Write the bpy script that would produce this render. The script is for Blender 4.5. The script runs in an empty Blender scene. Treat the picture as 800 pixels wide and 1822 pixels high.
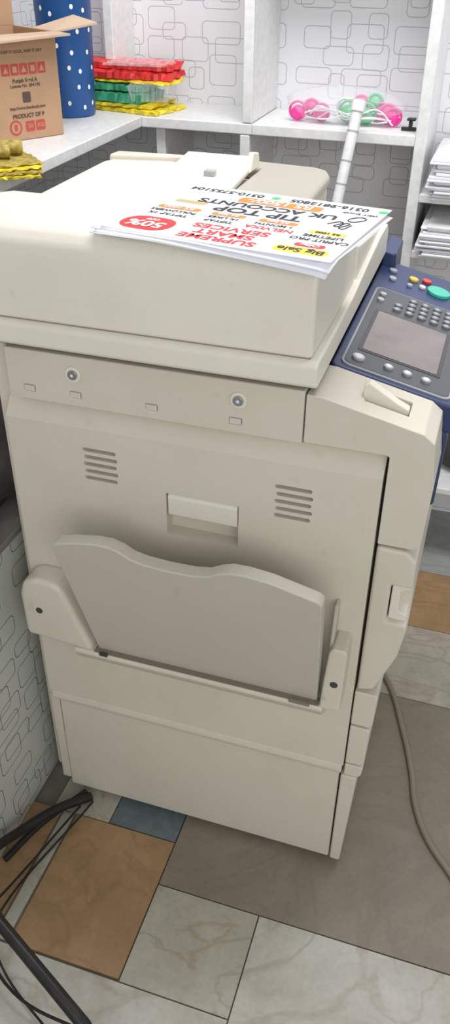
import bpy, bmesh, math, random
from mathutils import Vector, Matrix
random.seed(4)
S=bpy.context.scene
COL=bpy.context.collection
S.view_settings.view_transform='Standard'

# ---------------------------------------------------------------- materials
def newmat(name):
    m=bpy.data.materials.new(name); m.use_nodes=True
    nt=m.node_tree; b=nt.nodes['Principled BSDF']; return m,nt,b
def simple(name,col,rough=.5,metal=0,var=.0,scale=8,emit=0,bump=0,spec=.5):
    m,nt,b=newmat(name)
    b.inputs['Roughness'].default_value=rough; b.inputs['Metallic'].default_value=metal
    b.inputs['Specular IOR Level'].default_value=spec
    n=nt.nodes.new('ShaderNodeTexNoise'); n.inputs['Scale'].default_value=scale; n.inputs['Detail'].default_value=6
    tc=nt.nodes.new('ShaderNodeNewGeometry'); nt.links.new(tc.outputs['Position'],n.inputs['Vector'])
    r=nt.nodes.new('ShaderNodeValToRGB')
    r.color_ramp.elements[0].position=.3; r.color_ramp.elements[1].position=.7
    r.color_ramp.elements[0].color=(*[c*(1-var) for c in col],1); r.color_ramp.elements[1].color=(*[min(1,c*(1+var*.5)) for c in col],1)
    nt.links.new(n.outputs['Fac'],r.inputs['Fac']); nt.links.new(r.outputs['Color'],b.inputs['Base Color'])
    if bump:
        bp=nt.nodes.new('ShaderNodeBump'); bp.inputs['Strength'].default_value=bump; bp.inputs['Distance'].default_value=.01
        nt.links.new(n.outputs['Fac'],bp.inputs['Height']); nt.links.new(bp.outputs['Normal'],b.inputs['Normal'])
    return m
def plastic(name,col,dirt=(.41,.34,.25),amt=.35,rough=.42):
    m,nt,b=newmat(name); L=nt.links.new
    b.inputs['Roughness'].default_value=rough
    g=nt.nodes.new('ShaderNodeNewGeometry')
    n1=nt.nodes.new('ShaderNodeTexNoise'); n1.inputs['Scale'].default_value=3.2; n1.inputs['Detail'].default_value=9; n1.inputs['Roughness'].default_value=.68
    n2=nt.nodes.new('ShaderNodeTexNoise'); n2.inputs['Scale'].default_value=34; n2.inputs['Detail'].default_value=4
    L(g.outputs['Position'],n1.inputs['Vector']); L(g.outputs['Position'],n2.inputs['Vector'])
    r1=nt.nodes.new('ShaderNodeValToRGB'); r1.color_ramp.elements[0].position=.45; r1.color_ramp.elements[1].position=.85
    r2=nt.nodes.new('ShaderNodeValToRGB'); r2.color_ramp.elements[0].position=.66; r2.color_ramp.elements[1].position=.78
    L(n1.outputs['Fac'],r1.inputs['Fac']); L(n2.outputs['Fac'],r2.inputs['Fac'])
    ad=nt.nodes.new('ShaderNodeMath'); ad.operation='MULTIPLY_ADD'; L(r1.outputs['Color'],ad.inputs[0]); ad.inputs[1].default_value=amt
    m2=nt.nodes.new('ShaderNodeMath'); m2.operation='MULTIPLY'; L(r2.outputs['Color'],m2.inputs[0]); m2.inputs[1].default_value=.25
    L(m2.outputs[0],ad.inputs[2])
    mx=nt.nodes.new('ShaderNodeMix'); mx.data_type='RGBA'; L(ad.outputs[0],mx.inputs['Factor'])
    mx.inputs[6].default_value=(*col,1); mx.inputs[7].default_value=(*dirt,1)
    L(mx.outputs[2],b.inputs['Base Color'])
    return m
def wallpaper(name,axes,sc=8.0,base=(.80,.80,.82),line=(.46,.46,.49),wd=.0010):
    m,nt,b=newmat(name); L=nt.links.new
    b.inputs['Roughness'].default_value=.35
    def M(op,a,bb=None,cc=None):
        n=nt.nodes.new('ShaderNodeMath'); n.operation=op
        for i,v in enumerate((a,bb,cc)):
            if v is None: continue
            if isinstance(v,(int,float)): n.inputs[i].default_value=v
            else: L(v,n.inputs[i])
        return n.outputs[0]
    g=nt.nodes.new('ShaderNodeNewGeometry'); sp=nt.nodes.new('ShaderNodeSeparateXYZ'); L(g.outputs['Position'],sp.inputs[0])
    U=sp.outputs[axes[0]]; V=sp.outputs[axes[1]]
    tot=None
    for (k,(su,sv,ou,ov,seed)) in enumerate([(sc,sc*1.45,0,0,1.3),(sc*1.31,sc*1.83,.47,.52,7.7)]):
        u=M('MULTIPLY_ADD',U,su,ou); v=M('MULTIPLY_ADD',V,sv,ov)
        cu=M('FLOOR',u); cv=M('FLOOR',v)
        fu=M('SUBTRACT',M('SUBTRACT',u,cu),.5); fv=M('SUBTRACT',M('SUBTRACT',v,cv),.5)
        cb=nt.nodes.new('ShaderNodeCombineXYZ'); L(cu,cb.inputs[0]); L(cv,cb.inputs[1]); cb.inputs[2].default_value=seed
        wn=nt.nodes.new('ShaderNodeTexWhiteNoise'); wn.noise_dimensions='3D'; L(cb.outputs[0],wn.inputs['Vector'])
        sc3=nt.nodes.new('ShaderNodeSeparateColor'); L(wn.outputs['Color'],sc3.inputs[0])
        r1,r2,r3=sc3.outputs
        hx=M('DIVIDE',M('MULTIPLY_ADD',r1,.24,.20),su); hy=M('DIVIDE',M('MULTIPLY_ADD',r2,.22,.22),sv)
        fx=M('DIVIDE',M('SUBTRACT',fu,M('MULTIPLY',M('SUBTRACT',r3,.5),.1)),su)
        fy=M('DIVIDE',fv,sv); R=.011
        qx=M('ADD',M('SUBTRACT',M('ABSOLUTE',fx),hx),R); qy=M('ADD',M('SUBTRACT',M('ABSOLUTE',fy),hy),R)
        mx=M('MAXIMUM',qx,0.0); my=M('MAXIMUM',qy,0.0)
        ln=M('SQRT',M('ADD',M('MULTIPLY',mx,mx),M('MULTIPLY',my,my)))
        d=M('SUBTRACT',M('ADD',ln,M('MINIMUM',M('MAXIMUM',qx,qy),0.0)),R)
        li=M('LESS_THAN',M('ABSOLUTE',d),wd)
        if k==1: li=M('MULTIPLY',li,M('GREATER_THAN',r3,.35))
        tot=li if tot is None else M('MAXIMUM',tot,li)
    mx=nt.nodes.new('ShaderNodeMix'); mx.data_type='RGBA'; L(tot,mx.inputs['Factor'])
    mx.inputs[6].default_value=(*base,1); mx.inputs[7].default_value=(*line,1)
    L(mx.outputs[2],b.inputs['Base Color'])
    return m
def marble(name,c1,c2,vein,scale=5,vs=.35):
    m,nt,b=newmat(name); L=nt.links.new
    b.inputs['Roughness'].default_value=.36
    g=nt.nodes.new('ShaderNodeNewGeometry')
    n=nt.nodes.new('ShaderNodeTexNoise'); n.inputs['Scale'].default_value=scale; n.inputs['Detail'].default_value=10; n.inputs['Roughness'].default_value=.62; n.inputs['Distortion'].default_value=.8
    L(g.outputs['Position'],n.inputs['Vector'])
    r=nt.nodes.new('ShaderNodeValToRGB'); e=r.color_ramp.elements
    e[0].position=.34; e[0].color=(*c2,1); e[1].position=.62; e[1].color=(*c1,1)
    L(n.outputs['Fac'],r.inputs['Fac'])
    n3=nt.nodes.new('ShaderNodeTexNoise'); n3.inputs['Scale'].default_value=scale*.55; n3.inputs['Detail'].default_value=7; n3.inputs['Distortion'].default_value=2.2
    L(g.outputs['Position'],n3.inputs['Vector'])
    r3=nt.nodes.new('ShaderNodeValToRGB'); e=r3.color_ramp.elements
    e[0].position=.46; e[0].color=(0,0,0,1); e[1].position=.53; e[1].color=(0,0,0,1); x=e.new(.495); x.color=(vs,vs,vs,1)
    L(n3.outputs['Fac'],r3.inputs['Fac'])
    mv=nt.nodes.new('ShaderNodeMix'); mv.data_type='RGBA'; L(r3.outputs['Color'],mv.inputs['Factor']); L(r.outputs['Color'],mv.inputs[6]); mv.inputs[7].default_value=(*vein,1)
    n2=nt.nodes.new('ShaderNodeTexNoise'); n2.inputs['Scale'].default_value=90; n2.inputs['Detail'].default_value=3; L(g.outputs['Position'],n2.inputs['Vector'])
    r2=nt.nodes.new('ShaderNodeValToRGB'); r2.color_ramp.elements[0].color=(.82,.82,.82,1); r2.color_ramp.elements[0].position=.3; r2.color_ramp.elements[1].position=.6
    L(n2.outputs['Fac'],r2.inputs['Fac'])
    mx=nt.nodes.new('ShaderNodeMix'); mx.data_type='RGBA'; mx.blend_type='MULTIPLY'; mx.inputs['Factor'].default_value=.5
    L(mv.outputs[2],mx.inputs[6]); L(r2.outputs['Color'],mx.inputs[7]); L(mx.outputs[2],b.inputs['Base Color'])
    return m
def clear(name,tint=(1,1,1),a=.25):
    m,nt,b=newmat(name); b.inputs['Base Color'].default_value=(*tint,1); b.inputs['Roughness'].default_value=.12
    b.inputs['Alpha'].default_value=a; return m
CREAM=plastic('cream_plastic',(.635,.59,.495),amt=.34)
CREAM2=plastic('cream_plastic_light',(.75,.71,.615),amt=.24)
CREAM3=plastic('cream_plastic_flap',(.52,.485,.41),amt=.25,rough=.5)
GREIGE=plastic('greige_plastic',(.42,.39,.33),amt=.1)
DARKCORE=simple('dark_gap_plastic',(.05,.045,.04),.6)
HOLE=simple('slot_shadow_plastic',(.22,.19,.15),.7)
NAVY=simple('navy_plastic',(.03,.045,.12),.35,var=.15)
BEZEL=simple('charcoal_bezel',(.07,.075,.085),.35)
BEZELRIM=simple('grey_rim',(.3,.31,.33),.4)
SCREEN=simple('lcd_glass',(.20,.165,.155),.12,var=.25,scale=14)
BTN=simple('button_grey',(.40,.40,.41),.4)
BTNL=simple('button_light',(.7,.7,.7),.35)
KEYD=simple('keypad_dark',(.16,.165,.175),.35)
GREEN=simple('button_green',(.06,.5,.36),.35); RED=simple('button_red',(.7,.05,.04),.35); YEL=simple('button_yellow',(.8,.5,.06),.35)
METAL=simple('screw_metal',(.35,.36,.38),.3,.8)
PAPER=simple('paper_white',(.86,.87,.92),.7,var=.02)
INKR=simple('ink_red',(.72,.03,.03),.6); INKK=simple('ink_black',(.02,.02,.025),.6); INKY=simple('ink_yellow',(.9,.62,.04),.6)
INKG=simple('ink_green',(.04,.45,.12),.6); INKO=simple('ink_orange',(.85,.22,.03),.6)
WHITEB=simple('shelf_white_laminate',(.80,.80,.79),.4,var=.10,scale=60)
WALLP=wallpaper('wallpaper_rounded_back',(0,2)); WALLPL=wallpaper('wallpaper_rounded_side',(1,2))
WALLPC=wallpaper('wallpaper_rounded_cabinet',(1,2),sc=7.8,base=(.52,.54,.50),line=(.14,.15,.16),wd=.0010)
CARD=simple('cardboard',(.47,.29,.17),.8,var=.12,scale=12)
CARDIN=simple('cardboard_inner',(.55,.40,.28),.8,var=.1)
BLUEP=simple('blue_bin_plastic',(.015,.10,.33),.4,var=.1)
WHITE=simple('white_paint',(.85,.85,.85),.5)
BLACKM=simple('black_metal',(.025,.023,.022),.4,.3,var=.3,scale=40)
CABLE=simple('cable_sheath',(.27,.22,.17),.5,var=.1)
PINK=simple('pink_plastic',(.85,.05,.35),.35); LIME=simple('green_plastic',(.08,.5,.2),.35)
BAGR=simple('red_wrap',(.78,.04,.04),.28,var=.35,scale=40,bump=.3); BAGG=simple('green_wrap',(.05,.33,.17),.3,var=.35,scale=40,bump=.3)
BAGY=simple('yellow_wrap',(.85,.68,.03),.35,var=.25,scale=30,bump=.3); OLIVE=simple('yellow_net',(.42,.31,.06),.6,var=.5,scale=90,bump=.3)
FILM=clear('clear_film',(.9,.93,.95),.22)
DCLOTH=simple('dark_cloth',(.06,.05,.05),.9,var=.5,scale=12,bump=.4)

# ---------------------------------------------------------------- helpers
def empty(name,loc=(0,0,0),rotz=0):
    e=bpy.data.objects.new(name,None); e.location=loc; e.rotation_euler=(0,0,rotz); COL.objects.link(e); e.empty_display_size=.05; return e
def finish(o,mat,parent,bev,seg=3,smooth=True):
    if mat: o.data.materials.append(mat)
    if parent: o.parent=parent
    if bev:
        b=o.modifiers.new('bev','BEVEL'); b.width=bev; b.segments=seg; b.limit_method='ANGLE'; b.angle_limit=math.radians(25)
        for p in o.data.polygons: p.use_smooth=True
        w=o.modifiers.new('wn','WEIGHTED_NORMAL'); w.keep_sharp=True
    return o
def meshobj(name,vs,fs,mat=None,parent=None,bev=0,seg=3,smooth=False):
    me=bpy.data.meshes.new(name); me.from_pydata([tuple(v) for v in vs],[],fs); me.update()
    bm=bmesh.new(); bm.from_mesh(me); bmesh.ops.recalc_face_normals(bm,faces=bm.faces); bm.to_mesh(me); bm.free()
    if smooth:
        for p in me.polygons: p.use_smooth=True
    o=bpy.data.objects.new(name,me); COL.objects.link(o); return finish(o,mat,parent,bev,seg)
def box(name,x0,x1,y0,y1,z0,z1,mat,parent=None,bev=.003,seg=3):
    vs=[(x,y,z) for x in (x0,x1) for y in (y0,y1) for z in (z0,z1)]
    fs=[(0,1,3,2),(4,6,7,5),(0,4,5,1),(2,3,7,6),(0,2,6,4),(1,5,7,3)]
    return meshobj(name,vs,fs,mat,parent,bev,seg)
def prism(name,pts,axis,a,b,mat,parent=None,bev=.003,seg=3):
    def mk(p,t):
        if axis=='y': return (p[0],t,p[1])
        if axis=='x': return (t,p[0],p[1])
        return (p[0],p[1],t)
    n=len(pts); vs=[mk(p,a) for p in pts]+[mk(p,b) for p in pts]
    fs=[tuple(range(n)),tuple(range(n,2*n))]+[(i,(i+1)%n,n+(i+1)%n,n+i) for i in range(n)]
    return meshobj(name,vs,fs,mat,parent,bev,seg)
def cyl(name,c,r,h,axis='z',mat=None,parent=None,bev=.001,n=32,r2=None,M=None):
    r2=r if r2 is None else r2; vs=[]; 
    for k,(t,rr) in enumerate(((0,r),(h,r2))):
        for i in range(n):
            a=2*math.pi*i/n; p=Vector((rr*math.cos(a),rr*math.sin(a),t))
            if axis=='y': p=Vector((p.x,p.z,p.y))
            elif axis=='x': p=Vector((p.z,p.x,p.y))
            if M is not None: p=M@p
            vs.append(p+Vector(c))
    fs=[tuple(range(n)),tuple(range(n,2*n))]+[(i,(i+1)%n,n+(i+1)%n,n+i) for i in range(n)]
    return meshobj(name,vs,fs,mat,parent,bev,2)
def tube(name,pts,r,mat,parent=None,cyclic=False,bezier=True):
    cu=bpy.data.curves.new(name,'CURVE'); cu.dimensions='3D'; cu.bevel_depth=r; cu.bevel_resolution=5; cu.use_fill_caps=True
    if bezier:
        s=cu.splines.new('BEZIER'); s.bezier_points.add(len(pts)-1)
        for q,p in zip(s.bezier_points,pts): q.co=p; q.handle_left_type=q.handle_right_type='AUTO'
    else:
        s=cu.splines.new('POLY'); s.points.add(len(pts)-1)
        for q,p in zip(s.points,pts): q.co=(*p,1)
    s.use_cyclic_u=cyclic; s.resolution_u=10
    t=bpy.data.objects.new(name+'_tmp',cu); COL.objects.link(t)
    dg=bpy.context.evaluated_depsgraph_get(); dg.update()
    me=bpy.data.meshes.new_from_object(t.evaluated_get(dg)); bpy.data.objects.remove(t)
    for p in me.polygons: p.use_smooth=True
    o=bpy.data.objects.new(name,me); COL.objects.link(o); me.materials.clear(); me.materials.append(mat); o.parent=parent; return o
def text(name,body,size,loc,ex,ey,mat,parent,bold=0,align='CENTER',sx=1.0,ext=0.0002):
    cu=bpy.data.curves.new(name,'FONT'); cu.body=body; cu.size=size; cu.align_x=align; cu.align_y='CENTER'; cu.offset=bold; cu.extrude=ext/2
    t=bpy.data.objects.new(name+'_tmp',cu); COL.objects.link(t)
    dg=bpy.context.evaluated_depsgraph_get(); dg.update()
    me=bpy.data.meshes.new_from_object(t.evaluated_get(dg)); bpy.data.objects.remove(t)
    ex=Vector(ex).normalized(); ey=Vector(ey).normalized(); ez=ex.cross(ey)
    Mx=Matrix((ex*sx,ey,ez)).transposed().to_4x4(); Mx.translation=Vector(loc)
    me.transform(Mx); me.materials.clear(); me.materials.append(mat)
    o=bpy.data.objects.new(name,me); COL.objects.link(o); o.parent=parent; return o
def cut(o,cutters):
    for c in cutters:
        m=o.modifiers.new('b','BOOLEAN'); m.operation='DIFFERENCE'; m.object=c; m.solver='EXACT'
        bpy.context.view_layer.objects.active=o
        bpy.ops.object.modifier_move_to_index(modifier=m.name,index=0)
        bpy.ops.object.modifier_apply(modifier=m.name)
        bpy.data.objects.remove(c)
def ellipsoid(name,c,r,mat,parent=None,jit=0,seg=20,rings=12,seed=1,zmin=None):
    rnd=random.Random(seed); bm=bmesh.new(); bmesh.ops.create_uvsphere(bm,u_segments=seg,v_segments=rings,radius=1)
    for v in bm.verts:
        k=1+jit*(rnd.random()-.5); v.co=Vector((v.co.x*r[0]*k+c[0],v.co.y*r[1]*k+c[1],v.co.z*r[2]*k+c[2]))
        if zmin is not None and v.co.z<zmin: v.co.z=zmin
    me=bpy.data.meshes.new(name); bm.to_mesh(me); bm.free()
    for p in me.polygons: p.use_smooth=True
    me.materials.append(mat); o=bpy.data.objects.new(name,me); COL.objects.link(o); o.parent=parent; return o

# ---------------------------------------------------------------- room
YW=1.36; ZS=1.168
box('wall_back',-1.32,1.6,YW,YW+.08,0,2.6,WALLP,bev=0)
box('wall_left',-1.32,-1.24,-1.6,YW,0,2.6,WALLPL,bev=0)
floor=box('floor',-1.32,1.6,-1.6,YW,-.06,-.006,simple('grout',(.20,.18,.15),.9,var=.2,scale=30),bev=0)
W1=marble('marble_white',(.56,.54,.48),(.43,.40,.34),(.34,.29,.23),5,.5)
W2=marble('marble_cream',(.46,.44,.36),(.37,.34,.27),(.31,.23,.15),8,.5)
OR=marble('stone_ochre',(.40,.25,.125),(.31,.19,.09),(.24,.14,.07),6,.4)
BR=marble('stone_taupe',(.275,.235,.18),(.22,.185,.14),(.19,.16,.12),5,.4)
BL=marble('stone_slate',(.14,.18,.19),(.10,.13,.145),(.2,.22,.22),12)
BG=marble('stone_bluegrey',(.38,.39,.38),(.31,.31,.30),(.25,.24,.22),5)
tiles=[(-.545,-.32,-.34,-.05,OR),(-.32,-.112,-.343,-.146,W2),(-.112,.30,-.60,-.146,W1),(.30,.75,-.60,-.146,BG),
(-.32,.30,-.146,.50,BR),(.30,.75,-.146,.50,BR),(-.47,-.32,-.05,.10,BL),(-.60,-.47,-.05,.10,W2),(-.60,-.32,.10,.5,BR),
(-.60,-.112,-.60,-.343,W1),(-.575,-.548,-.34,-.05,W2),(-.66,-.578,-.34,-.05,OR),
(-.66,0.28,.50,.77,W2),(.28,.75,.50,.77,W1),(-.3,.55,.77,1.02,OR),(-.3,.2,1.02,1.36,BG),(.2,.75,1.02,1.36,BG),(-1.24,-.3,.77,1.36,BR),
(-1.24,-.66,-.34,.77,BR),(-1.24,-.60,-1.6,-.34,BR),(-.60,-.112,-1.6,-.60,OR),(-.112,.75,-1.6,-.60,BR),(.75,1.6,-1.6,.4,W1),(.75,1.6,.4,1.36,BR)]
for i,(a,b,c,d,m) in enumerate(tiles):
    g=.0012; box('floor_tile_%d'%(i+1),a+g,b-g,c+g,d-g,-.008,0,m,floor,bev=.0008,seg=1)

# back shelving unit
sh=empty('wall_shelving')
YF=1.12
box('stile_center',-.555,-.53,YF,YW,ZS+.001,2.3,WHITEB,sh)
box('stile_center_low',-.56,-.535,YF,YW,.0,ZS-.026,WHITEB,sh)
box('stile_right',-.135,-.108,YF,YW,0,2.3,WHITEB,sh)
box('shelf_back_right',-.53,-.135,YF,YW,ZS-.025,ZS,WHITEB,sh)
box('shelf_back_left',-.82,-.53,YF,YW,ZS-.025,ZS,WHITEB,sh)
box('stile_left_low',-.79,-.765,YF+.02,YW,0,ZS-.026,WHITEB,sh)
box('stile_left_top',-.955,-.93,YF+.1,YW,ZS+.001,2.3,WHITEB,sh)
box('shelf_left',-1.24,-.82,.2,YW,ZS-.025,ZS,WHITEB,sh)
box('shelf_right_1',-.108,.7,YF,YW,1.02,1.04,WHITEB,sh)
box('shelf_right_2',-.108,.7,YF,YW,.885,.905,WHITEB,sh)
box('shelf_right_low',-.108,.7,1.06,YW,.25,.27,WHITEB,sh)
box('shelf_upper',-.53,-.135,YF,YW,1.62,1.645,WHITEB,sh)
box('stile_far_right',.7,.725,YF,YW,0,2.3,WHITEB,sh)
box('shelf_trim',-.765,-.56,YW-.012,YW,.99,1.005,WHITEB,sh,bev=.001)

# side cabinet clad in wallpaper, left of copier
cab=empty('side_cabinet')
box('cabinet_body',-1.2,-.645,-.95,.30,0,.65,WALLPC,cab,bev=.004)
box('cabinet_top',-1.21,-.643,-.96,.31,.65,.665,simple('cabinet_top_laminate',(.22,.21,.19),.6,var=.2),cab,bev=.003)

# ---------------------------------------------------------------- photocopier
PC=empty('photocopier')
box('inner_chassis',-.595,-.004,.034,.635,.035,.96,DARKCORE,PC,bev=0)
box('inner_chassis_top',-.595,-.115,.034,.635,.96,1.05,DARKCORE,PC,bev=0)
box('rear_cover',-.625,-.597,.03,.62,.04,1.045,CREAM,PC,bev=.006)
box('right_side_cover',-.596,-.006,.634,.645,.04,.965,CREAM,PC,bev=.004)
for i,(x,y) in enumerate([(-.54,.08),(-.06,.08),(-.54,.58),(-.06,.58)]):
    cyl('caster_%d'%i,(x-.012,y,.022),.022,.024,'x',DARKCORE,PC)
# upper strip
st=box('upper_side_strip',-.583,-.124,0,.03,.965,1.046,CREAM,PC,bev=.003)
cut(st,[box('c',x-.009,x+.009,-.01,.012,.978,.988,None,bev=0) for x in (-.548,-.472,-.35,-.222)])
for i,x in enumerate((-.548,-.472,-.35,-.222)):
    box('strip_clip_%d'%i,x-.0084,x+.0084,.0003,.01,.9784,.9876,CREAM,PC,bev=.0004)
for i,x in enumerate((-.471,-.217)):
    cyl('screw_boss_%d'%i,(x,-.003,1.018),.0125,.006,'y',CREAM2,PC)
    cyl('screw_head_%d'%i,(x,-.006,1.018),.0075,.006,'y',METAL,PC)
    cyl('screw_slot_%d'%i,(x,-.0065,1.018),.0025,.002,'y',BTNL,PC,bev=0)
def pz(x,h=0): return 1.044-.23*(x+.11)+h
# front cover upper
fc=prism('front_cover_upper',[(-.122,1.042),(-.10,pz(-.10,-.001)),(.040,pz(.04,-.001)),(.056,.996),(.064,.93),(.060,.825),(.050,.818),(-.001,.818),(-.001,.965),(-.004,.967),(-.122,.967)],'y',0,.104,CREAM,PC,bev=.007)
cut(fc,[box('c',-.048,.014,.035,.078,1.0,1.07,None,bev=0)])
prism('front_cover_tab',[(-.052,1.046),(-.044,1.050),(-.004,1.026),(.013,1.018),(.013,1.004),(-.052,1.004)],'y',.044,.060,CREAM2,PC,bev=.002)
prism('front_navy_side',[(-.10,.972),(.062,.965),(.069,.95),(.066,.83),(-.001,.83),(-.001,.95),(-.1,.95)],'y',.105,.60,NAVY,PC,bev=.006)
# front door lower
fd=prism('front_door_lower',[(-.001,.813),(.045,.812),(.060,.795),(.062,.66),(.055,.602),(.026,.518),(-.001,.510)],'y',0,.63,CREAM,PC,bev=.006)
cut(fd,[box('c',.028,.09,-.02,.045,.672,.745,None,bev=0)])
prism('door_grip',[(.030,.745),(.058,.752),(.058,.735),(.044,.728),(.044,.690),(.058,.683),(.058,.668),(.030,.672)],'y',.012,.05,CREAM2,PC,bev=.002)
for i,(z0,z1,x1) in enumerate([(.425,.506,.034),(.322,.420,.030),(.288,.318,.028)]):
    prism('paper_tray_front_%d'%(i+1),[(-.003,z0),(x1-.006,z0),(x1,z0+.006),(x1+.002,z1-.004),(x1-.002,z1),(-.003,z1)],'y',0,.62,CREAM,PC,bev=.003)
prism('base_front',[(-.008,.02),(.012,.02),(.022,.283),(-.008,.283)],'y',.002,.62,CREAM,PC,bev=.004)
# side door
sd=prism('side_door',[(.032,.956),(.020,.956),(.0,.928),(0,.312),(.032,.312)],'x',-.597,-.0055,CREAM,PC,bev=.004)
cs=[box('c',-.332,-.214,-.01,.026,.760,.838,None,bev=0)]
def stadium(cx,cz,w,h,tilt=0):
    pts=[]
    for i in range(9):
        a=-math.pi/2+math.pi*i/8; pts.append((cx+w/2-h/2+h/2*math.cos(a),cz+h/2*math.sin(a)))
    for i in range(9):
        a=math.pi/2+math.pi*i/8; pts.append((cx-w/2+h/2+h/2*math.cos(a),cz+h/2*math.sin(a)))
    return pts
for cx,zt in ((-.441,.891),(-.131,.887)):
    for k in range(5):
        cs.append(prism('c',stadium(cx+(.002 if k%2 else 0),zt-k*.0128,.056,.0066),'y',-.01,.012,None,bev=0))
cut(sd,cs)
prism('door_latch_handle',[(.004,.836),(.0005,.830),(.0015,.797),(.012,.792),(.016,.836)],'x',-.330,-.216,CREAM2,PC,bev=.002)
# crease band and lower cover
prism('door_lower_lip',[(.03,.313),(-.0005,.313),(-.004,.300),(-.001,.290),(.03,.285)],'x',-.592,-.0075,CREAM,PC,bev=.003)
box('lower_cover',-.582,-.011,.006,.03,.018,.289,CREAM,PC,bev=.004)
box('lower_left_strip_1',-.604,-.584,.008,.034,.18,.43,CREAM,PC,bev=.003)
box('lower_left_strip_2',-.604,-.584,.010,.034,.03,.178,CREAM,PC,bev=.003)
# bypass tray (folded-up flap)
top=[(-.477,.003),(-.470,.011),(-.44,.022),(-.40,.031),(-.376,.031),(-.360,.024),(-.345,.012),(-.325,.006),(-.29,.003),(-.25,.004),(-.225,.010),(-.208,.022),(-.190,.030),(-.165,.031),(-.13,.026),(-.09,.013),(-.062,.004),(-.055,-.004)]
def flapY(z): return -.035-(z-.50)*(.080/.28)
zt=.778; th=.024
front=[(x,flapY(zt+d),zt+d) for x,d in top]+[(-.060,flapY(.50),.50),(-.458,flapY(.50),.50)]
back=[(x,y+th,z+.002) for x,y,z in front]
n=len(front)
meshobj('bypass_tray_flap',front+back,[tuple(range(n)),tuple(range(n,2*n))]+[(i,(i+1)%n,n+(i+1)%n,n+i) for i in range(n)],CREAM3,PC,bev=.003)
prism('bypass_hinge_left',[(-.594,.507),(-.596,.600),(-.588,.628),(-.568,.640),(-.53,.640),(-.512,.630),(-.500,.600),(-.468,.515),(-.464,.497)],'y',-.048,.004,CREAM,PC,bev=.010)
prism('bypass_hinge_right',[(-.054,.497),(-.052,.56),(-.048,.625),(-.042,.636),(-.022,.636),(-.018,.628),(-.020,.50)],'y',-.048,.004,CREAM,PC,bev=.006)
cyl('hinge_hole_left',(-.560,-.0485,.572),.0065,.01,'y',DARKCORE,PC,bev=0)
cyl('hinge_hole_right',(-.034,-.0485,.560),.0065,.01,'y',DARKCORE,PC,bev=0)
prism('bypass_lower_bracket',[(.004,.503),(-.047,.501),(-.050,.494),(-.040,.475),(-.001,.440),(.004,.440)],'x',-.50,-.048,CREAM,PC,bev=.004)
box('bypass_gap_shade',-.462,-.056,-.0465,-.030,.4995,.5025,HOLE,PC,bev=0)  # thin dark strip standing in for the shaded gap under the flap
box('bypass_catch_1',-.450,-.435,-.051,-.046,.499,.505,DARKCORE,PC,bev=0); box('bypass_catch_2',-.105,-.070,-.051,-.046,.499,.505,HOLE,PC,bev=0)
prism('bypass_side_arm',[(.0,.70),(-.02,.70),(-.05,.52),(0,.50)],'x',-.050,-.044,CREAM3,PC,bev=.002)
# scanner deck
box('scanner_deck',-.60,-.112,.01,.62,1.046,1.060,DARKCORE,PC,bev=.002)
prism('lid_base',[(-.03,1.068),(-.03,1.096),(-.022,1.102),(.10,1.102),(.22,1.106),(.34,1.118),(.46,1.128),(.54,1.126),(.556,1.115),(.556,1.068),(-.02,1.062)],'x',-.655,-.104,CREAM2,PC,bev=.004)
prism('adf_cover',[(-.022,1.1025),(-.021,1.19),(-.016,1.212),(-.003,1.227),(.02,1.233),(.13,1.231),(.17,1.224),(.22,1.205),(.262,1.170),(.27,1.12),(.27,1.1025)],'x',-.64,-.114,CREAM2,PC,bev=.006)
box('adf_seam',-.64,-.117,-.019,.26,1.100,1.1035,HOLE,PC,bev=0)
prism('lid_front_rib',[(.272,1.106),(.272,1.165),(.30,1.16),(.40,1.145),(.50,1.13),(.53,1.12),(.53,1.106)],'x',-.135,-.112,CREAM2,PC,bev=.005)
# adf rear: input tray
prism('adf_rear_block',[(-.655,.16),(-.50,.16),(-.495,.30),(-.50,.56),(-.52,.575),(-.64,.56),(-.655,.53)],'z',1.11,1.195,CREAM2,PC,bev=.012)
prism('adf_tray_side',[(-.645,.54),(-.50,.57),(-.50,.585),(-.64,.575)],'z',1.12,1.205,CREAM,PC,bev=.006)
prism('document_tray_light',[(.24,1.185),(.57,1.215),(.57,1.206),(.24,1.17)],'x',-.495,-.355,CREAM2,PC,bev=.003)
prism('document_tray_greige',[(-.354,.24),(-.215,.24),(-.22,.56),(-.232,.595),(-.255,.612),(-.50,.64),(-.52,.62),(-.52,.585),(-.354,.575)],'z',1.172,1.196,GREIGE,PC,bev=.008)
prism('adf_hinge_bar',[(.27,1.11),(.27,1.17),(.6,1.172),(.6,1.11)],'x',-.49,-.23,CREAM,PC,bev=.01)
box('tray_guide_clip',-.42,-.40,.44,.455,1.20,1.214,BTN,PC,bev=.003)
prism('tray_paper_guide',[(.50,1.20),(.52,1.232),(.555,1.225),(.56,1.20)],'x',-.362,-.352,CREAM2,PC,bev=.003)

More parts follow.
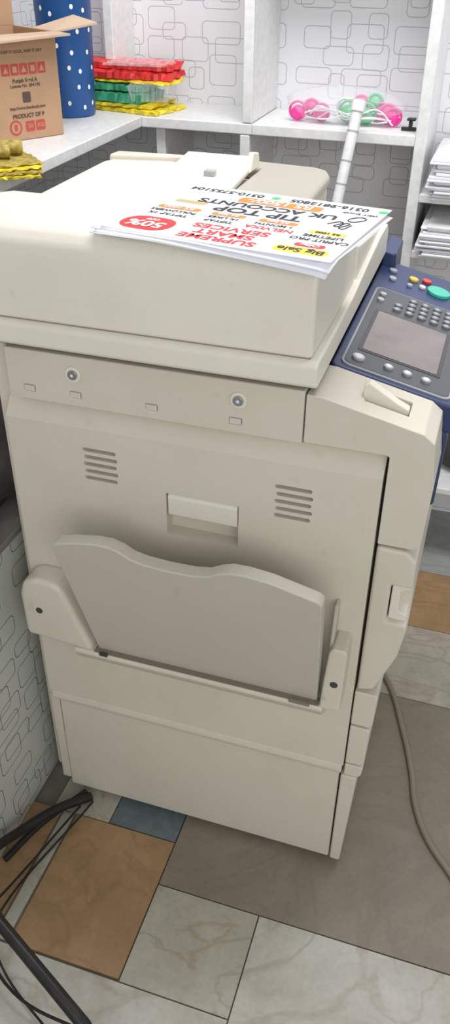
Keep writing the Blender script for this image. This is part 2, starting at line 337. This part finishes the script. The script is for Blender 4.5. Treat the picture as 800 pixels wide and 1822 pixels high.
# control panel (tilted towards the operator)
def pp(pts,name,h0,h1,mat,bev=.002):
    n=len(pts); vs=[(x,y,pz(x,h0)) for x,y in pts]+[(x,y,pz(x,h1)) for x,y in pts]
    fs=[tuple(range(n)),tuple(range(n,2*n))]+[(i,(i+1)%n,n+(i+1)%n,n+i) for i in range(n)]
    return meshobj(name,vs,fs,mat,PC,bev)
def rr(x0,x1,y0,y1,r,k=5):
    P=[]
    for cx,cy,a0 in ((x1-r,y1-r,0),(x0+r,y1-r,90),(x0+r,y0+r,180),(x1-r,y0+r,270)):
        for i in range(k+1):
            a=math.radians(a0+90*i/k); P.append((cx+r*math.cos(a),cy+r*math.sin(a)))
    return P
pp(rr(-.112,.078,.106,.60,.008),'control_panel_body',-.045,0,NAVY,.004)
pp(rr(-.112,-.085,.56,.66,.006),'control_panel_rear_boss',-.03,.028,NAVY,.004)
pp(rr(-.100,.064,.116,.448,.014),'control_panel_rim',-.002,.0022,BEZELRIM,.001)
pp(rr(-.096,.060,.120,.444,.012),'control_panel_bezel',-.002,.0032,BEZEL,.001)
pp(rr(-.084,.042,.172,.342,.003),'touch_screen_frame',0,.0042,simple('black_gloss',(.03,.03,.035),.2),.0005)
pp(rr(-.078,.036,.177,.336,.002),'touch_screen',0,.0050,SCREEN,.0003)
def button(name,x,y,r,mat,h=.004,ell=1.0):
    P=[(x+r*math.cos(2*math.pi*i/24),y+r*ell*math.sin(2*math.pi*i/24)) for i in range(24)]
    pp(P,name,.0,.0032+h,mat,.0012)
button('services_button',-.077,.144,.0095,BTN); button('services_button_cap',-.077,.144,.007,BTNL,.005)
for i,x in enumerate((-.032,-.004,.024)): button('menu_button_%d'%i,x,.146,.0075,BEZELRIM); button('menu_button_cap_%d'%i,x,.146,.005,BTNL,.005)
for r in range(4):
    for c in range(5):
        x=-.052+c*.021; y=.365+r*.019
        if c==0 and r>1: continue
        button('key_%d_%d'%(r,c),x,y,.0072,KEYD); button('key_cap_%d_%d'%(r,c),x,y,.0036,BTN,.0045)
button('left_key_1',-.083,.385,.006,BTN); button('left_key_2',-.083,.412,.006,BTN)
button('start_button',.004,.512,.021,GREEN,.003); button('stop_button',-.022,.548,.0085,RED,.002); button('pause_button',-.045,.536,.0085,YEL,.002)
button('clear_button',-.026,.512,.006,BTNL,.002); button('log_button',-.085,.545,.0075,BEZELRIM,.002); button('help_button',-.080,.505,.0065,BTN,.002)
button('interrupt_button',-.048,.500,.005,BTN,.002); button('power_button',.05,.535,.010,BTN,.002)

# ---------------------------------------------------------------- flyer stack
FL=empty('printed_flyer_stack')
PCn=Vector((-.234,.098,1.2345)); E=Vector((-.990,.140,0)).normalized(); D=Vector((.140,.990,0)).normalized()
PW,PH=.315,.250
def sheet(name,cx,cy,rot,z,droop,mat):
    e=(Matrix.Rotation(rot,3,'Z')@E); d=(Matrix.Rotation(rot,3,'Z')@D); nx,ny=20,16; vs=[];fs=[]
    for j in range(ny+1):
        for i in range(nx+1):
            p=PCn+Vector((cx,cy,0))+e*((i/nx-.5)*PW)+d*((j/ny-.5)*PH)
            dz=0
            if p.y<-.028: dz-=droop*(-.028-p.y)
            if p.x>-.105: dz-=droop*.5*(p.x+.105)
            vs.append((p.x,p.y,p.z+z+dz))
    for j in range(ny):
        for i in range(nx): a=j*(nx+1)+i; fs.append((a,a+1,a+nx+2,a+nx+1))
    o=meshobj(name,vs,fs,mat,FL,0,smooth=True)
    s=o.modifiers.new('s','SOLIDIFY'); s.thickness=.0008; s.offset=-1
    return o
sheet('sheet_1',-.014,-.008,.05,.0009,.6,PAPER); sheet('sheet_2',-.006,-.010,.02,.0019,.5,PAPER); sheet('sheet_3',-.016,.002,.03,.0029,.4,PAPER)
sheet('sheet_4',.002,-.006,-.01,.0039,.3,PAPER); sheet('sheet_5',0,0,0,.0049,.0,PAPER)
def pg(s,t,h=.0052): return PCn+E*((s-.5)*PW)+D*((t-.5)*PH)+Vector((0,0,h))
def T(body,s,t,size,mat,bold=0,sx=1.0,rot=0,h=.0053):
    ex=Matrix.Rotation(rot,3,'Z')@E; ey=Matrix.Rotation(rot,3,'Z')@(-D)
    text('print_'+body.split()[0].lower().replace('/','').replace('-','').replace('%',''),body,size,pg(s,t,h),ex,ey,mat,FL,bold,sx=sx)
def pill(name,s,t,w,h,mat,r=.4,z=.0051):
    P=rr(-w/2,w/2,-h/2,h/2,min(w,h)*r); c=pg(s,t,z)
    meshobj('print_'+name,[c+E*x+D*y for x,y in P],[tuple(range(len(P)))],mat,FL)
HW=.0057
pill('ribbon',.15,.10,.070,.024,INKY); T('Big Sale',.15,.10,.020,INKK,.0005)
pill('ribbon2',.14,.19,.040,.014,INKR); T('Offer',.14,.19,.012,WHITE,.0003,h=HW)
T('SUPREME',.50,.075,.0235,INKR,.0006,1.12); T('SMART',.50,.165,.0235,INKR,.0006,1.12); T('SERVICES',.50,.255,.0235,INKR,.0006,1.12)
pill('burst',.85,.16,.075,.058,INKR,.45); T('50%',.85,.145,.032,WHITE,.0008,h=HW); T('OFF',.85,.225,.011,WHITE,.0003,h=HW)
T('CAPRIT PRO',.13,.285,.014,INKK,.0003); T('LIFETIME',.13,.350,.014,INKK,.0003); pill('price1',.13,.415,.050,.013,INKY); T('RS 1000',.13,.415,.010,INKK,.0002,h=HW)
T('NELVIXA',.37,.355,.017,INKR,.0004); T('1 MONTH',.37,.425,.012,INKK,.0003); pill('price2',.37,.485,.055,.014,INKO); T('RS 500',.37,.485,.011,WHITE,.0002,h=HW)
T('TIPTAP',.60,.36,.013,INKK,.0003); T('1K LIKES',.60,.425,.012,INKK,.0003); pill('price3',.60,.485,.05,.014,INKO); T('RS 300',.60,.485,.011,WHITE,.0002,h=HW)
T('TIPTAP 1K',.84,.355,.013,INKK,.0003); T('FOLLOWERS',.84,.42,.012,INKK,.0003); pill('price4',.84,.49,.065,.016,INKO); T('RS 1000',.84,.49,.014,WHITE,.0002,h=HW)
T('TIP TOP',.50,.590,.032,INKK,.0010,1.12); T('UK ACCOUNTS',.50,.705,.027,INKK,.0008,1.08)
pill('price5',.47,.81,.125,.026,INKO,.25); T('RS 1500/-',.47,.81,.025,WHITE,.0006,h=HW)
T('0316-9812805',.27,.92,.020,INKK,.0005); T('0310-5755104',.77,.92,.020,INKK,.0005)
for i,s in enumerate((.02,.525)): pill('dot%d'%i,s,.92,.014,.014,INKG,.49)
tube('print_sketch',[pg(.08,.60),pg(.11,.52),pg(.10,.63),pg(.14,.55),pg(.13,.64),pg(.18,.58)],.0009,INKK,FL)
tube('print_loop',[pg(.07,.69),pg(.11,.67),pg(.10,.75),pg(.06,.76)],.0009,INKK,FL,True)
T('VISIT SHOP',.10,.83,.010,INKK,.0002); pill('coins',.84,.63,.05,.014,simple('ink_gold',(.45,.35,.15),.6))

# ---------------------------------------------------------------- cardboard box
bx=empty('cardboard_box',(-.898,.850,ZS+.001),math.radians(60))
w,dp,hh=.36,.17,.205; t=.004
box('front_panel',-w,0,0,t,0,hh,CARD,bx,bev=.001); box('back_panel',-w,0,dp-t,dp,0,hh,CARD,bx,bev=.001)
box('right_panel',-t,0,t,dp-t,0,hh,CARD,bx,bev=.001); box('left_panel',-w,-w+t,t,dp-t,0,hh,CARD,bx,bev=.001)
box('bottom_panel',-w+t,-t,t,dp-t,0,t,CARDIN,bx,bev=0)
def flap(name,q,m=CARDIN):
    vs=[Vector(p) for p in q]+[Vector(p)-Vector((0,0,.004)) for p in q]
    meshobj(name,vs,[(0,1,2,3),(7,6,5,4),(0,4,5,1),(1,5,6,2),(2,6,7,3),(3,7,4,0)],m,bx)
flap('flap_front',[(-w,0,hh),(0,0,hh),(.01,-.045,hh-.002),(-w,-.055,hh-.012)])
flap('flap_right',[(0,.0,hh),(0,.09,hh),(.100,.075,hh+.022),(.105,-.01,hh+.012)])
box('flap_back',-w,0,dp-t,dp,hh,hh+.17,CARD,bx,bev=.001)
BX=(1,0,0); BZ=(0,0,1); CR=simple('carton_ink_red',(.50,.07,.06),.7); CK=simple('carton_ink_brown',(.10,.06,.05),.7)
def bt(s,x,z,size,m,b=0): text('label_'+s.split()[0].lower().strip('.:/')[:8],s,size,(x,-.0006,z),BX,BZ,m,bx,b)
LX=-.086
bt('KEEP IT COOL, KEEP IT DRY',LX,.172,.0080,CK,.0001)
for i in range(5):
    x=LX-.044+i*.022
    P=rr(x-.0098,x+.0098,.128,.150,.002); meshobj('pictogram_%d'%i,[(a,-.0005,b) for a,b in P],[tuple(range(len(P)))],CR,bx)
    if i%2: P=rr(x-.005,x+.005,.133,.145,.002)
    else: P=[(x-.006,.133),(x+.006,.133),(x,.146)]
    meshobj('pictogram_sign_%d'%i,[(a,-.0009,b) for a,b in P],[tuple(range(len(P)))],CARD,bx)
bt('Punjab Seed A',LX,.117,.0105,CK,.0003); bt('License No. 204/195',LX,.107,.0088,CK,.0002)
P=rr(LX-.010,LX+.010,.074,.095,.002); meshobj('social_mark',[(a,-.0005,b) for a,b in P],[tuple(range(len(P)))],CK,bx)
bt('http://www.fotobuuk.com',LX,.064,.0085,CK,.0002); bt('PRODUCT OF P',LX,.048,.0112,CK,.0004)
cyl('round_mark',(LX-.035,-.0005,.026),.0155,.0004,'y',CR,bx,bev=0); cyl('round_mark_in',(LX-.035,-.0009,.026),.0112,.0004,'y',CARD,bx,bev=0)
P=rr(LX-.039,LX-.031,.020,.033,.002); meshobj('round_mark_core',[(a,-.0013,b) for a,b in P],[tuple(range(len(P)))],CR,bx)
for i,s in enumerate(('50','KG')):
    P=rr(LX-.010+i*.026,LX+.013+i*.026,.016,.037,.003); meshobj('mark_box_%d'%i,[(a,-.0005,b) for a,b in P],[tuple(range(len(P)))],CR,bx); text('mark_text_%d'%i,s,.012,(LX+.0015+i*.026,-.001,.0265),BX,BZ,CARD,bx,.0003)

# blue bin with white dots
bn=empty('polka_dot_bin',(-.995,1.085,ZS+.001))
pr=[(.0,.0),(.058,.0),(.061,.006),(.070,.34),(.074,.345),(.074,.352),(.067,.352),(.058,.01),(.0,.01)]
vs=[];fs=[];N=40
for (r,z) in pr:
    for i in range(N): a=2*math.pi*i/N; vs.append((r*math.cos(a),r*math.sin(a),z))
for k in range(len(pr)-1):
    for i in range(N): fs.append((k*N+i,k*N+(i+1)%N,(k+1)*N+(i+1)%N,(k+1)*N+i))
meshobj('bin_body',vs,fs,BLUEP,bn,smooth=True)
vs=[];fs=[]; rnd=random.Random(3)
for row in range(8):
    for kk in range(11):
        a0=2*math.pi*(kk+.5*(row%2)+rnd.uniform(-.25,.25))/11; z0=.03+row*.040+rnd.uniform(-.008,.008); rr0=.061+.009*z0/.34+.0012
        b=len(vs); dr=.0042
        vs.append((rr0*math.cos(a0),rr0*math.sin(a0),z0))
        for i in range(10):
            q=2*math.pi*i/10; a=a0+dr*math.cos(q)/rr0; vs.append((rr0*math.cos(a),rr0*math.sin(a),z0+dr*1.3*math.sin(q)))
        for i in range(10): fs.append((b,b+1+i,b+1+(i+1)%10))
meshobj('bin_dots',vs,fs,WHITE,bn)

# coloured sheet packs
def slab(name,c,L,Wd,H,rot,mat,parent,seed,amp=.0018):
    rnd=random.Random(seed); nx,ny=26,9; vs=[];fs=[]
    R=Matrix.Rotation(rot,3,'Z')
    for s in (0,1):
        for j in range(ny+1):
            for i in range(nx+1):
                x=(i/nx-.5)*L+(rnd.uniform(-.006,.006) if i in (0,nx) else 0); y=(j/ny-.5)*Wd+(rnd.uniform(-.004,.004) if j in (0,ny) else 0)
                z=(H if s else 0)+(rnd.uniform(-amp,amp)+amp*math.sin(j*2.2+seed) if s else 0)
                if s and (i in (0,nx) or j in (0,ny)): z*=.85
                vs.append(R@Vector((x,y,z))+Vector(c))
    o=(nx+1)*(ny+1)
    for j in range(ny):
        for i in range(nx):
            a=j*(nx+1)+i; fs.append((a,a+nx+1,a+nx+2,a+1)); fs.append((o+a,o+a+1,o+a+nx+2,o+a+nx+1))
    for i in range(nx):
        fs.append((i,i+1,o+i+1,o+i)); k=ny*(nx+1)+i; fs.append((k+1,k,o+k,o+k+1))
    for j in range(ny):
        a=j*(nx+1); fs.append((a+nx+1,a,o+a,o+a+nx+1)); a+=nx; fs.append((a,a+nx+1,o+a+nx+1,o+a))
    return meshobj(name,vs,fs,mat,parent,smooth=False)
pk=empty('coloured_bag_packs')
z=ZS+.001
for i,(c,L,Wd,H,rt,m) in enumerate([((-.895,1.225),.28,.14,.010,-.22,BAGY),((-.915,1.22),.27,.13,.008,-.10,BAGY),((-.925,1.215),.23,.12,.022,-.16,BAGG),((-.925,1.22),.22,.11,.016,-.06,BAGG),((-.885,1.225),.28,.11,.005,-.1,BAGY),((-.890,1.23),.27,.11,.018,.02,BAGR),((-.885,1.235),.26,.10,.016,-.04,BAGR)]):
    slab('pack_%d'%i,(c[0]-.010,c[1],z),L,Wd,H,rt,m,pk,i); z+=H+.0025
slab('pack_film',(-.820,1.205,ZS+.030),.10,.12,.04,.2,FILM,pk,20)
slab('pack_film_2',(-.85,1.20,ZS+.108),.16,.10,.006,.1,FILM,pk,21)

# yellow net rolls at left shelf edge
yl=empty('yellow_net_bags')
for i in range(4):
    slab('net_%d'%i,(-.872-.004*i,.465+.004*i,ZS+.001+i*.005),.20,.13,.0040,.55+.10*i,BAGY if i%2==0 else OLIVE,yl,40+i,.0010)
tube('net_roll',[(-.97,.44,ZS+.036),(-.90,.50,ZS+.038),(-.835,.55,ZS+.034)],.013,OLIVE,yl)
tube('net_roll_2',[(-.97,.405,ZS+.034),(-.90,.462,ZS+.036),(-.84,.510,ZS+.033)],.012,OLIVE,yl)

# toys in clear bag on back shelf
ty=empty('toy_bag')
rnd=random.Random(8)
for i,(x,y,z,r,m) in enumerate([(-.435,1.20,.020,.017,PINK),(-.405,1.22,.030,.016,PINK),(-.375,1.20,.020,.016,PINK),(-.31,1.21,.022,.020,LIME),(-.285,1.23,.042,.017,PINK),(-.265,1.20,.022,.019,LIME),(-.235,1.22,.022,.019,PINK),(-.215,1.21,.028,.018,PINK),(-.325,1.23,.036,.015,BTNL),(-.25,1.225,.050,.015,LIME),(-.20,1.20,.020,.016,PINK)]):
    ellipsoid('ball_%d'%i,(x,y,ZS+z),(r,r*.9,r),m,ty)
    tube('ring_%d'%i,[(x+1.15*r*math.cos(a),y-.004,ZS+max(z,1.25*r+.004)+1.15*r*math.sin(a)) for a in [k*math.pi/3 for k in range(6)]],.003,m,ty,True)
for k in range(5):
    pts=[(-.40+.04*j+rnd.uniform(-.02,.02),1.18+rnd.uniform(-.01,.02),ZS+.006+rnd.uniform(0,.035)) for j in range(6)]
    tube('string_%d'%k,pts,.0018,WHITE,ty)
ellipsoid('clear_bag',(-.32,1.205,ZS+.042),(.145,.05,.042),FILM,ty,jit=.12,seg=30,rings=14,zmin=ZS+.001)

# small black clamp on shelf
cl=empty('black_clamp')
box('clamp_arm',-.175,-.14,1.165,1.175,ZS+.001,ZS+.009,BLACKM,cl,bev=.002); box('clamp_jaw',-.158,-.150,1.160,1.180,ZS+.009,ZS+.024,BLACKM,cl,bev=.002); box('clamp_plate',-.163,-.143,1.158,1.182,ZS+.024,ZS+.028,BLACKM,cl,bev=.001)

# leaning white pole
po=empty('white_pole')
a=Vector((-.39,.72,.012)); b=Vector((-.268,1.095,1.235)); 
tube('pole_shaft',[a,b],.013,WHITEB,po,bezier=False)
d=(b-a)
tube('pole_cap',[a+d*.985,a+d*1.003],.0165,WHITE,po,bezier=False)
for i,f in enumerate((.86,.90,.95)): tube('pole_tape_%d'%i,[a+d*f,a+d*(f+.003)],.0135,BTN,po,bezier=False)

# paper stacks at right
def stack(name,x0,x1,y0,y1,z0,h,n,seed):
    e=empty(name); rnd=random.Random(seed); z=z0
    for i in range(n):
        t=h/n*rnd.uniform(.6,1.0); dx,dy=rnd.uniform(-.012,.012),rnd.uniform(-.01,.01)
        box('ream_%d'%i,x0+dx,x1+dx,y0+dy,y1+dy,z+.0005,z+t,PAPER if i%3 else WHITEB,e,bev=.001,seg=1); z+=t
stack('paper_stack',-.085,.2,1.06,1.32,.906,.10,16,1)
stack('paper_stack.001',-.08,.2,1.06,1.32,1.041,.11,16,5)
bg=empty('dark_bag'); ellipsoid('bag_body',(.20,1.21,.35),(.19,.10,.11),DCLOTH,bg,jit=.08,seg=26,rings=16,seed=5,zmin=.271); tube('bag_handle',[(.12,1.15,.43),(.16,1.14,.50),(.24,1.14,.50),(.28,1.15,.43)],.008,BLACKM,bg)
ch=empty('dark_cloth_bundle'); ellipsoid('bundle_1',(-.78,.16,.74),(.13,.13,.10),DCLOTH,ch,jit=.15,seg=22,rings=12,seed=9,zmin=.667); ellipsoid('bundle_2',(-.76,-.04,.70),(.11,.11,.06),simple('brown_cloth',(.16,.09,.06),.9,var=.4),ch,jit=.15,seed=2,zmin=.667)

# power cable on the floor
tube('power_cable',[(-.02,.60,.008),(.034,.528,.008),(.085,.40,.008),(.125,.27,.008),(.140,.20,.008),(.175,.12,.008),(.231,.05,.008),(.30,-.04,.008),(.42,-.10,.008)],.0065,CABLE)

# folding metal stand in the lower left
ms=empty('metal_stand')
tube('leg_thick',[(-.60,-.335,.20),(-.513,-.380,.15),(-.304,-.484,.15),(-.20,-.54,.012)],.011,BLACKM,ms,bezier=False)
tube('leg_back',[(-.53,-.010,.012),(-.575,-.07,.03),(-.615,-.16,.055),(-.60,-.335,.20)],.010,BLACKM,ms)
tube('leg_back_2',[(-.545,.000,.010),(-.60,-.10,.010),(-.63,-.20,.012)],.007,BLACKM,ms)
tube('wire_1',[(-.54,-.04,.014),(-.585,-.30,.05),(-.57,-.40,.14)],.0025,BLACKM,ms)
tube('wire_2',[(-.52,-.02,.012),(-.575,-.33,.03),(-.50,-.42,.12)],.0022,BLACKM,ms)
tube('wire_3',[(-.60,-.335,.05),(-.50,-.42,.03),(-.30,-.46,.05)],.0028,BLACKM,ms)
tube('wire_4',[(-.60,-.31,.10),(-.54,-.38,.02),(-.38,-.47,.012)],.0022,BLACKM,ms)

# ---------------------------------------------------------------- camera
f,pi_,ya,ro=1482.3,math.radians(34.93),math.radians(17.43),math.radians(0.63)
F=Vector((-math.sin(ya)*math.cos(pi_),math.cos(ya)*math.cos(pi_),-math.sin(pi_)))
Rr=Vector((math.cos(ya),math.sin(ya),0)); U=Rr.cross(F)
c,s=math.cos(ro),math.sin(ro)
X=c*Rr+s*U; Y=-s*Rr+c*U
cd=bpy.data.cameras.new('camera'); co=bpy.data.objects.new('camera',cd); COL.objects.link(co)
Mx=Matrix((X,Y,-F)).transposed().to_4x4(); Mx.translation=Vector((.0783,-.9994,1.5548)); co.matrix_world=Mx
cd.sensor_fit='VERTICAL'; cd.sensor_height=36; cd.sensor_width=36; cd.lens=f/1822*36; cd.clip_start=.02
S.camera=co

# ---------------------------------------------------------------- light
w=bpy.data.worlds.new('daylight'); S.world=w; w.use_nodes=True
w.node_tree.nodes['Background'].inputs[0].default_value=(.94,.97,1,1); w.node_tree.nodes['Background'].inputs[1].default_value=.46
def area(name,loc,target,sx,sy,power,col):
    l=bpy.data.lights.new(name,'AREA'); l.shape='RECTANGLE'; l.size=sx; l.size_y=sy; l.energy=power; l.color=col
    o=bpy.data.objects.new(name,l); COL.objects.link(o); o.location=loc
    o.rotation_euler=(Vector(target)-Vector(loc)).to_track_quat('-Z','Y').to_euler(); return o
area('shopfront_daylight',(1.0,-2.6,1.9),(-.2,.3,1.0),2.4,1.6,37,(1,.99,.96))
area('added_overhead_fill',(-.1,.45,2.55),(-.1,.6,0),1.2,.5,29,(.98,.98,1))  # added overhead fill to strengthen the top-to-bottom gradient, not an actual fixture
